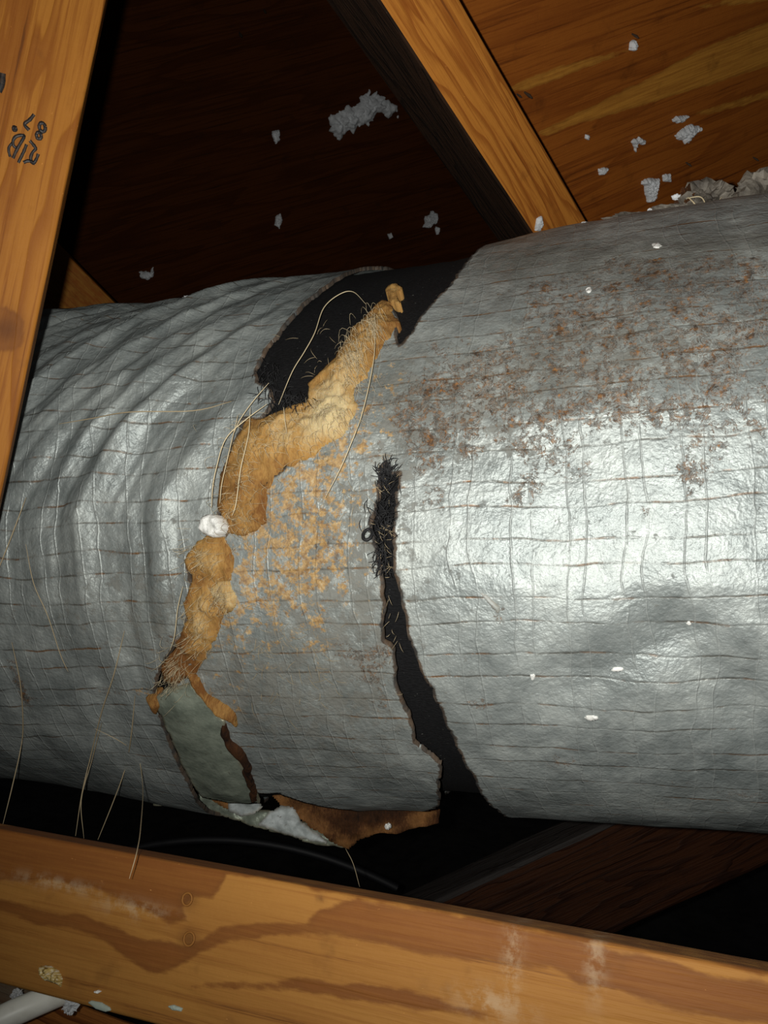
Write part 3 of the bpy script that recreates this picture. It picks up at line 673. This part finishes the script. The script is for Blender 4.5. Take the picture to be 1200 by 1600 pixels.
# hanging torn belly piece, on its own surface in front of the duct's underside
kx = .00055
def hang(s, a, h):
    x = s/kx; y = a/kx
    d = .668+.00012*np.abs(x-460)+.00045*np.maximum(1262-y, 0)-.00018*np.minimum(np.maximum(y-1262, 0), 40)+fbm(s*30, a*30, 91, 3)*.004-h
    return np.stack([(x-600)/F*d, d, CZ+(800-y)/F*d], 1)
def hpatch(name, pts, mat, off, seed, tones=(), lab=None, amp=.006, puff=.004, rim=.005, fray=.0022):
    poly = rough(np.array(pts)*kx, fray, .003, seed=seed); lo_ = poly.min(0)-.004; hi = poly.max(0)+.004
    tt = [(x*kx, y*kx, r*kx, v_) for x, y, r, v_ in tones]
    def tf(s, a, d):
        v = 0*s
        for x, y, r, am in tt: v = v+am*np.exp(-((s-x)**2+(a-y)**2)/r**2)
        return {'tone': v, 'stain': np.stack([0*s+.3, 0*s+.4, 0*s, 0*s+1], 1)}
    o = sheet(name, np.arange(lo_[0], hi[0], .0015), np.arange(lo_[1], hi[1], .0015), hang, mat, inside=poly,
              h=lambda s, a, d: off+puff*(1-np.exp(-np.maximum(d, 0)/.006))+fbm(s*80, a*80, seed, 4, .6)*amp, rim=rim, parent=duct, attrf=tf)
    if lab: o['label'] = lab
hpatch('hanging_flap', [(236, 1226), (298, 1216), (320, 1236), (345, 1250), (380, 1265), (430, 1268), (480, 1285), (520, 1305), (545, 1325), (500, 1321), (450, 1306), (400, 1292), (350, 1276), (318, 1262), (280, 1262), (240, 1258)], MINT, 0., 31, lab='grey torn belly flap hanging below the duct', rim=.003)
hpatch('scorched_batt', [(420, 1238), (470, 1246), (560, 1254), (650, 1256), (690, 1266), (684, 1286), (655, 1294), (620, 1302), (590, 1302), (562, 1312), (545, 1327), (520, 1316), (490, 1296), (462, 1276), (440, 1262)], WOOLD, .002, 32, tones=[(500, 1302, 16, .25), (470, 1272, 18, .2), (535, 1318, 18, .3), (575, 1303, 16, .3), (605, 1296, 14, .3), (650, 1284, 18, .3), (670, 1268, 14, .22), (440, 1250, 18, .25), (580, 1262, 50, -.12)], lab='dark brown scorched insulation showing under the duct')
hpatch('scorched_batt', [(318, 1230), (345, 1240), (366, 1248), (374, 1264), (352, 1264), (330, 1250)], WOOLD, .004, 33, tones=[(350, 1245, 40, .25)])
hpatch('peeled_facing', [(356, 1254), (378, 1245), (400, 1249), (410, 1260), (398, 1272), (376, 1275), (358, 1268)], PALE, .007, 34, rim=.002, fray=.0015)
hpatch('peeled_facing', [(420, 1268), (440, 1258), (458, 1262), (472, 1285), (500, 1305), (515, 1320), (480, 1314), (440, 1302), (400, 1288), (412, 1278)], PALE, .005, 35, rim=.002, fray=.0022)

# mastic dab, scraps, flecks
tw = NT('white_mastic'); Pw = tw.attr('sc'); MAST = tw.done(tw.ramp(tw.noise(Pw, 300, 4, .6), [(.4, (.62, .62, .58)), (.6, (.82, .82, .79))]), .6, 0., tw.bump(tw.noise(Pw, 260, 3, .6), .002, .8))
def dab(name, x, y, r, hh, mat=MAST, off=0., seed=0, sx=1., sy=1., lab=None, n=11):
    rr = np.random.default_rng(seed+100)
    pts = [(x+r*sx*(.8+.35*rr.random())*math.cos(k*2*math.pi/n), y+r*sy*(.8+.35*rr.random())*math.sin(k*2*math.pi/n)) for k in range(n)]
    poly = rough(sa(pts), .0008, .002, seed=seed); lo_ = poly.min(0)-.002; hi = poly.max(0)+.002; st = min(.0012, r*.0005/4)
    o = sheet(name, np.arange(lo_[0], hi[0], st), np.arange(lo_[1], hi[1], st), cyl, mat, inside=poly,
              h=lambda s, a, d: disp(s, a)+.001+off+hh*(1-np.exp(-np.maximum(d, 0)/.0015))+fbm(s*300, a*300, seed, 3)*(.0018 if r > 10 else .0006), rim=.004+off, parent=duct,
              attrf=lambda s, a, d: {'tone': 0*s+.15})
    if lab: o['label'] = lab
dab('mastic_dab', 339, 822, 18, .004, off=.010, seed=1, lab='white chalky dab beside the torn fibreglass')
dab('pale_fleck', 925, 1120, 8, .001, seed=2, sx=1.3, sy=.6); dab('pale_fleck', 920, 452, 5, .001, seed=3); dab('pale_fleck', 1026, 388, 6, .001, seed=4, sx=1.4, sy=.7)
dab('pale_fleck', 965, 1050, 6, .0008, seed=5, sx=1.8, sy=.6); dab('pale_fleck', 1078, 980, 4, .0008, seed=6); dab('pale_fleck', 832, 1058, 5, .0006, seed=7)
tf_ = sa([(748, 924), (762, 930), (782, 948), (779, 960), (765, 944)])
def smallflap(name, poly, lift):
    poly = rough(poly, .0005, .002, seed=4); lo_ = poly.min(0)-.002; hi = poly.max(0)+.002
    sheet(name, np.arange(lo_[0], hi[0], .0008), np.arange(lo_[1], hi[1], .0008), cyl, PALE, inside=poly, h=lambda s, a, d: disp(s, a)+.0015+lift*sstep(0, .004, d), rim=.003, parent=duct)
smallflap('puncture_flap', tf_, .003)

# crumpled scraps on top of the duct at the right
def crumple(name, c, r, seed, mat, parent=None, lab=None, subd=4, amp=.5, sq=(1, 1, 1)):
    import bmesh
    bm = bmesh.new(); bmesh.ops.create_icosphere(bm, subdivisions=subd, radius=1)
    V = np.array([v_.co[:] for v_ in bm.verts]); Fs = [tuple(v_.index for v_ in f.verts) for f in bm.faces]; bm.free()
    n = 1-np.abs(fbm(V[:, 0]*2.2+seed, V[:, 1]*2.2+V[:, 2]*1.7, seed, 4, .6))*2*amp
    n2 = fbm(V[:, 1]*3+seed, V[:, 2]*3-V[:, 0]*2, seed+5, 3, .6)*amp*.6
    X = V*(n+n2)[:, None]*np.array(sq)*r+c
    k = len(X); a = {'sc': X, 'stain': np.tile([.75, .8, .3, 1.], (k, 1)), 'edge': np.full(k, .02), 'tone': np.zeros(k)}
    o = mesh_obj(name, X, Fs, mat, parent, a, smooth=False)
    if lab: o['label'] = lab
    return o
def toppt(x, y, dd): return at(x, y, dd)
crumple('crumpled_facing', at(1104, 318, .60), .021, 3, AGED, duct, 'crumpled torn scrap of wrap standing on the duct top', sq=(1.15, .9, .85))
crumple('crumpled_facing', at(1074, 316, .60), .011, 13, WOOLD, duct, sq=(.8, .9, 1.3))
crumple('crumpled_facing', at(1118, 334, .582), .010, 14, WOOL, duct, sq=(1, .8, .9))
crumple('crumpled_facing', at(1197, 308, .59), .022, 5, AGED, duct, sq=(1.1, .8, 1.))
crumple('crumpled_facing', at(1152, 326, .60), .015, 6, AGED, duct, sq=(1.8, .8, .65))
crumple('crumpled_facing', at(1056, 334, .595), .012, 7, AGED, duct, sq=(2., .8, .6))
crumple('crumpled_facing', at(1000, 340, .605), .009, 8, AGED, duct, sq=(3., .8, .5))
FLUF = tinted('grey_fluff', (.45, .46, .47), (.72, .74, .76))
FLUF.node_tree.nodes['Principled BSDF'].inputs['Metallic'].default_value = 0; FLUF.node_tree.nodes['Principled BSDF'].inputs['Roughness'].default_value = .9
for i, (x, y, r) in enumerate([(1160, 337, .006), (1022, 330, .0045), (968, 345, .003), (915, 352, .004), (1140, 309, .003), (1058, 308, .0035), (292, 467, .0045)]):
    crumple('fluff_crumb', at(x, y, .60 if x > 500 else .745), r, 20+i, FLUF, duct, subd=3, sq=(1.3, 1, .7))

crumple('mastic_crumb', at(606, 1291, .652), .0032, 44, MAST, duct, subd=3)
# threads
tt_ = NT('scrim_thread'); THR = tt_.done((.42, .33, .20), .6)
tt2 = NT('pale_thread'); THP = tt2.done((.60, .50, .32), .5)
def surf(x, y, lift=.002):
    q = px2sa(x, y); s = np.array([q[0]]); a = np.array([q[1]])
    return cyl(s, a, disp(s, a)+lift)[0]
def thread(pts, r=.00042, mat=THR, lift=.003):
    P = [surf(p[0], p[1], lift) if len(p) == 2 else at(*p) for p in pts]
    return tube('loose_thread', P, r, mat, duct, sides=5, sub=6)
thread([(24, 1000), (36, 1060), (40, 1110), (34, 1160, .62), (20, 1225, .60), (4, 1290, .59)])
thread([(196, 985), (182, 1050), (160, 1110), (142, 1180, .62), (128, 1240, .61), (118, 1306, .58)])
thread([(160, 1128), (143, 1190, .615), (127, 1250, .60), (131, 1310, .585)], .0003)
thread([(213, 1085), (207, 1150), (196, 1200, .63), (178, 1250, .60), (153, 1312, .56)])
thread([(150, 1135), (190, 1155), (215, 1182, .62), (223, 1230, .58), (220, 1290, .44), (214, 1330, .385), (202, 1373, .375)], .0003)
thread([(46, 850), (58, 910), (78, 960), (95, 1020), (108, 1048)], .0003, lift=.002)
thread([(52, 780), (25, 850), (2, 912)], .0004, lift=.006)
thread([(100, 668), (150, 660), (215, 655), (300, 640), (362, 628)], .0004, lift=.0015)
thread([(442, 640), (462, 590), (480, 560), (496, 530), (510, 492), (535, 473), (556, 470), (576, 488)], .00035, THP, .008)
thread([(590, 505), (591, 570), (576, 655), (556, 710), (540, 745), (520, 782)], .00032, THP, .011)
thread([(429, 645), (395, 668), (365, 695), (350, 735), (344, 765), (343, 795)], .0004, THP, .013)
thread([(404, 650), (403, 690), (392, 740), (384, 790), (378, 808)], .00035, THP, .014)
thread([(384, 660), (372, 710), (360, 760), (357, 790)], .0003, THP, .013)
thread([(455, 650), (458, 670), (462, 690)], .0003, THP, .013)
thread([(430, 612), (405, 640), (385, 668), (375, 690)], .0003, THP, .012)
thread([(298, 912), (290, 945), (285, 985), (276, 1008)], .0003, THP, .011)
thread([(1075, 308, .585), (1085, 318, .58), (1095, 335, .578), (1092, 352, .575)], .0006, THP)
thread([(1072, 310, .585), (1095, 308, .58), (1103, 325, .575), (1100, 345, .572)], .0005, THP)
thread([(1128, 308, .585), (1112, 325, .58), (1098, 345, .575), (1088, 348, .575)], .0005, THP)
thread([(325, 1225, .655), (370, 1208, .645), (420, 1205, .64), (446, 1208, .64)], .0003)
thread([(540, 1326, .655), (552, 1350, .65), (562, 1386, .64)], .0003)
# matted fibres at the frayed rims and over the wool: many, joined, one part
def fibres(name, regions, n, ln, r, mat, lift, seed):
    g = np.random.default_rng(seed); Vs = []; Qs = []; k = 0
    for _ in range(n):
        x, y, rx, ry, ang = regions[g.integers(len(regions))]
        x = x+g.normal()*rx; y = y+g.normal()*ry; a = ang+g.normal()*.8; c = g.normal()*.45; P = []
        l = ln*(.4+g.random()); z = lift*(.6+.7*g.random())
        for t in np.linspace(0, 1, 6):
            P.append(surf(x, y, z*math.sin(math.pi*(.15+.7*t))+.001)); x += math.cos(a)*l/5; y += math.sin(a)*l/5; a += c/5
        V, Q = tube_geo(np.array(P), r, 3); Vs.append(V); Qs.append(Q+k); k += len(V)
    o = mesh_obj(name, np.vstack(Vs), np.vstack(Qs), mat, duct); o['kind'] = 'stuff'
fibres('glass_fibres', [(590, 520, 6, 14, 2.), (560, 570, 10, 22, 2.), (560, 570, 10, 22, 2.), (525, 650, 22, 22, 1.8), (450, 690, 35, 18, 2.4), (385, 740, 20, 35, 1.8), (375, 805, 18, 20, 1.7), (325, 870, 18, 18, 2.), (350, 930, 12, 12, 1.), (315, 980, 12, 25, 2.), (280, 1040, 10, 14, 2.)], 800, 20, .00010, THP, .013, 1)
fibres('residue_fibres', [(450, 820, 35, 45, 1.2), (430, 900, 35, 40, 2.), (520, 760, 30, 50, 1.5), (420, 1000, 50, 30, .6), (480, 1060, 60, 30, .8)], 170, 20, .00014, THR, .002, 2)
tk = NT('black_fray'); BLK = tk.done((.008, .008, .009), .7)
fibres('black_fray', [(606, 742, 7, 8, -1.6), (606, 775, 9, 20, -1.5), (600, 820, 10, 14, -1.4), (600, 860, 6, 14, 1.7), (425, 600, 8, 14, 1.9), (455, 625, 14, 8, 1.8)], 420, 17, .00028, BLK, .0035, 3)
fibres('grey_fray', [(602, 770, 8, 22, -1.5), (602, 830, 10, 10, .5), (606, 880, 6, 22, 1.6), (614, 960, 6, 40, 1.6), (500, 560, 25, 30, 2.)], 70, 15, .00014, THR, .003, 4)
th_ = np.linspace(0, 2*math.pi, 13); P = [surf(579+7*math.cos(t), 835+8*math.sin(t), .004+.003*math.sin(t)) for t in th_]
tube('liner_curl', P, .0011, BLK, duct, sides=6, taper=False)

# ------------------------------------------------------------------ fluff stuck under the roof deck
def plane_map(O, U_, V_, N):
    return lambda s, a, h: O+s[:, None]*U_+a[:, None]*V_-h[:, None]*N
def tuft(pts, plane, label, hh=.006, seed=0, fr=.10, mat=FLUF, group=None, off=0.):
    O, U_, V_, N = plane
    c = np.mean([on_plane(p, O, N) for p in pts], 0); sc_ = np.linalg.norm(c-np.array([0, 0, CZ]))/F
    P = np.array([[(on_plane(p, O, N)-O)@U_, (on_plane(p, O, N)-O)@V_] for p in pts])
    size = np.ptp(P, 0).max(); st = max(size/80, .0006)
    poly = rough(P, size*fr, st*1.5, seed=seed); lo_ = poly.min(0)-st*2; hi = poly.max(0)+st*2
    fq = 22/size
    e = empty('fluff_tuft', c, label, 'insulation', group)
    sheet('fluff', np.arange(lo_[0], hi[0], st), np.arange(lo_[1], hi[1], st), plane_map(O, U_, V_, N), mat, inside=poly,
          h=lambda s, a, d: off+.0012+hh*(1-np.exp(-np.maximum(d, 0)/(size*.07)))*(1+.9*fbm(s*fq+seed, a*fq, seed, 4, .65)), rim=.003, parent=e,
          attrf=lambda s, a, d: {'edge': 0*s+.02})
    return e
pl_r = (P0, G, GW, N_r); GL = G-N_l*(G@N_l); GL /= np.linalg.norm(GL); pl_l = (O_l, GL, np.cross(N_l, GL), N_l)
tuft([(514, 188), (535, 168), (556, 164), (560, 150), (585, 146), (598, 155), (615, 165), (623, 182), (608, 180), (585, 182), (572, 194), (555, 202), (540, 210), (534, 220), (518, 210)], pl_l, 'large curved grey-white fluff clump on the dark deck left of the rafter', .016, 1)
tuft([(424, 205), (436, 204), (437, 218), (430, 225), (425, 216)], pl_l, 'small grey fluff bit left of the large curved clump', .006, 2, .14)
tuft([(430, 340), (438, 334), (442, 345), (436, 356), (429, 352)], pl_l, 'small grey fluff bit low on the dark deck, halfway to the large clump', .006, 3, .14)
tuft([(217, 425), (232, 424), (240, 416), (240, 432), (230, 438), (220, 434)], pl_l, 'small grey fluff bit just above the duct near the left post', .006, 4, .14)
tuft([(664, 338), (676, 330), (684, 338), (682, 350), (670, 355), (661, 354)], pl_l, 'grey fluff tuft left of the rafter foot above the black liner', .01, 5, .12)
tuft([(605, 366), (612, 364), (614, 371), (608, 374)], pl_l, 'tiny grey fluff speck below the dark deck near the black liner', .004, 6, .14)
tuft([(680, 354), (688, 356), (686, 366), (681, 366)], pl_l, 'tiny fluff crumb just under the tuft by the rafter foot', .004, 16, .14)
tuft([(1055, 212), (1068, 200), (1078, 194), (1090, 197), (1103, 203), (1090, 208), (1080, 214), (1075, 224), (1066, 218), (1057, 218)], pl_r, 'large bright white star-shaped fluff tuft on the right deck', .006, 7)
tuft([(1048, 186), (1060, 180), (1076, 183), (1066, 190), (1056, 194)], pl_r, 'white fluff bit touching the star-shaped tuft from above', .004, 8, .14)
tuft([(985, 222), (996, 213), (1009, 217), (1004, 226), (994, 224), (993, 238)], pl_r, 'small white fluff tuft left of the star-shaped one', .004, 9, .14)
tuft([(1002, 282), (1015, 279), (1030, 280), (1027, 295), (1020, 316), (1010, 314), (1006, 296)], pl_r, 'tall grey fluff tuft just above the duct on the right deck', .005, 10, .1)
tuft([(1033, 275), (1047, 271), (1048, 284), (1036, 284)], pl_r, 'small dull grey fluff bit right of the tall grey tuft', .003, 11, .12)
tuft([(933, 264), (942, 261), (951, 264), (944, 272), (936, 272)], pl_r, 'small cream fluff bit nearest the rafter on the right deck', .003, 12, .14)
tuft([(915, 210), (920, 211), (919, 219), (914, 217)], pl_r, 'tiny white fluff speck between the rafter and the white tufts', .002, 13, .12)
tuft([(984, 66), (990, 62), (994, 70), (990, 80), (982, 78)], pl_r, 'white fluff caught on the nail high on the right deck', .004, 14, .12)
nail_t = NT('nail_steel'); NAIL = nail_t.done((.10, .08, .06), .5, .6)
ceil = bpy.data.objects['ceiling']; ceil2 = bpy.data.objects['ceiling.001']
for (x, y, pln, cobj, r) in [(988, 52, pl_r, ceil, .0013), (820, 143, pl_r, ceil, .0016), (808, 146, pl_r, ceil, .0010), (1072, 253, pl_r, ceil, .0012), (1177, 245, pl_r, ceil, .0012), (374, 50, pl_l, ceil2, .003), (412, 14, pl_l, ceil2, .0025)]:
    q = on_plane((x, y), pln[0], pln[3]); dr = -pln[3]+np.array([.1, 0, -.5]); dr /= np.linalg.norm(dr)
    V, Q = tube_geo(np.array([q+pln[3]*.003, q+dr*r*5, q+dr*r*8]), r, 6)
    mesh_obj('nail_tip', V, Q, NAIL, cobj)
tuft([(838, 340), (846, 338), (848, 350), (842, 360), (834, 360)], (A_r, D_r, W_r, N_r), 'faint grey fluff tuft on the rafter foot above the duct', .002, 15, .12)

# ------------------------------------------------------------------ things on and under the beam
plb = (ba, Db, Wb, Nb)
def scrap(pts, label, cat, name, mat, hh, seed, fr=.06, amp=.9):
    O, U_, V_, N = plb; P = np.array([[(on_plane(p, O, N)-O)@U_, (on_plane(p, O, N)-O)@V_] for p in pts]); size = np.ptp(P, 0).max(); st = size/40
    poly = rough(P, size*fr, st*1.5, seed=seed); lo_ = poly.min(0)-st*2; hi = poly.max(0)+st*2; c = np.mean([on_plane(p, O, N) for p in pts], 0); fq = 9/size
    e = empty(name, c, label, cat)
    sheet('body', np.arange(lo_[0], hi[0], st), np.arange(lo_[1], hi[1], st), plane_map(O, U_, V_, N), mat, inside=poly,
          h=lambda s, a, d: .0008+hh*(1-np.exp(-np.maximum(d, 0)/(size*.06)))*(1+amp*fbm(s*fq, a*fq, seed, 4, .6)), rim=.0012, parent=e, attrf=lambda s, a, d: {'edge': 0*s+.02, 'tone': 0*s+.1})
tg = NT('frayed_chip'); Pg = tg.attr('sc'); CHIP = tg.done(tg.ramp(tg.noise(tg.vmul(Pg, (300, 900, 1)), 1, 4, .7, 1.), [(.35, (.10, .05, .015)), (.5, (.48, .34, .09)), (.62, (.66, .62, .50))]), .7)
scrap([(65, 1508), (76, 1508), (92, 1516), (98, 1530), (97, 1541), (85, 1536), (70, 1532), (64, 1522)], 'crumbly yellow and white chip stuck on the beam at lower left', 'debris', 'frayed_chip', CHIP, .003, 51)
tp = NT('grey_green_paper'); PAP = tp.done((.36, .42, .36), .7)
scrap([(138, 1566), (144, 1563), (160, 1566), (172, 1573), (174, 1578), (166, 1580), (150, 1575)], 'pale green oval sliver of paper on the lower edge of the beam', 'debris', 'paper_sliver', PAP, .0006, 52, .02, .1)
scrap([(148, 1548), (154, 1546), (159, 1548), (154, 1552), (149, 1551)], 'tiny cream speck on the beam above the oval paper sliver', 'debris', 'cream_speck', MAST, .0008, 53)
scrap([(262, 1572), (272, 1570), (286, 1575), (284, 1580), (270, 1578)], 'small pale scuffed sliver on the beam right of the oval paper', 'debris', 'pale_sliver', PAP, .0006, 54)
for (x, y, r, lab) in [(293, 1405, 8, 'u'), (296, 1467, 8.5, 'l')]:        # dimpled nail knots in the beam face
    c = on_plane((x, y), ba, Nb); ph = np.linspace(0, 2*math.pi, 15)
    tube('knot_rim', [c+(Db*math.cos(t)*.95+Wb*math.sin(t))*r*.435/F-Nb*.0004 for t in ph], .0006, M_beam, beam, sides=5, taper=False, sub=2)
tc = NT('white_cable_jacket'); CAB = tc.done(tc.mix(tc.step(tc.noise(tc.attr('sc'), 90, 4, .6), .5, .7, 0., .4), (.86, .86, .78), (.66, .64, .55)), .4)
cb_ = empty('white_cable', at(0, 1592, .47), 'white plastic cable coming from under the beam at bottom left corner', 'cable')
V, Q = tube_geo(np.array([at(-120, 1655, .46), at(-40, 1612, .468), at(20, 1583, .475), at(90, 1553, .492), at(180, 1522, .52)]), .0075, 20, False)
mesh_obj('sheath', V, Q, CAB, cb_, {'sc': V})
def bit(x, y, d, r, lab, seed):
    e = empty('fluff_bit', at(x, y, d), lab, 'insulation'); crumple('fluff', at(x, y, d), r, seed, FLUF, e, subd=4, amp=.7)
bit(26, 1556, .505, .0042, 'small grey fluff bit above the white cable at bottom left', 61)
bit(111, 1572, .470, .0048, 'grey fluff bit under the beam right of the white cable end', 62)
# faint cable looping in the dark below the duct
tk2 = NT('dark_cable'); DCA = tk2.done((.008, .008, .01), .6)
ce = empty('dark_cable', at(340, 1320, 1.1), 'dark cable sagging in the shadow under the duct, barely visible', 'cable')
V, Q = tube_geo(np.array([at(x, 1312+((x-330)/100)**2*9, 1.15) for x in range(60, 640, 20)]), .006, 8, False)
mesh_obj('sheath', V, Q, DCA, ce)

# ------------------------------------------------------------------ a thing of one piece is one mesh at its own base
for e in [o for o in bpy.data.objects if o.type == 'EMPTY' and len(o.children) == 1]:
    ch = e.children[0]; nm = e.name; loc = e.location.copy(); pr = {k: e[k] for k in ('label', 'category', 'group') if k in e}
    ch.parent = None; bpy.data.objects.remove(e); ch.name = nm
    co = np.empty(len(ch.data.vertices)*3, np.float32); ch.data.vertices.foreach_get('co', co); co = co.reshape(-1, 3)-np.array(loc, np.float32)
    ch.data.vertices.foreach_set('co', co.ravel()); ch.data.update(); ch.location = loc
    for k, v_ in pr.items(): ch[k] = v_
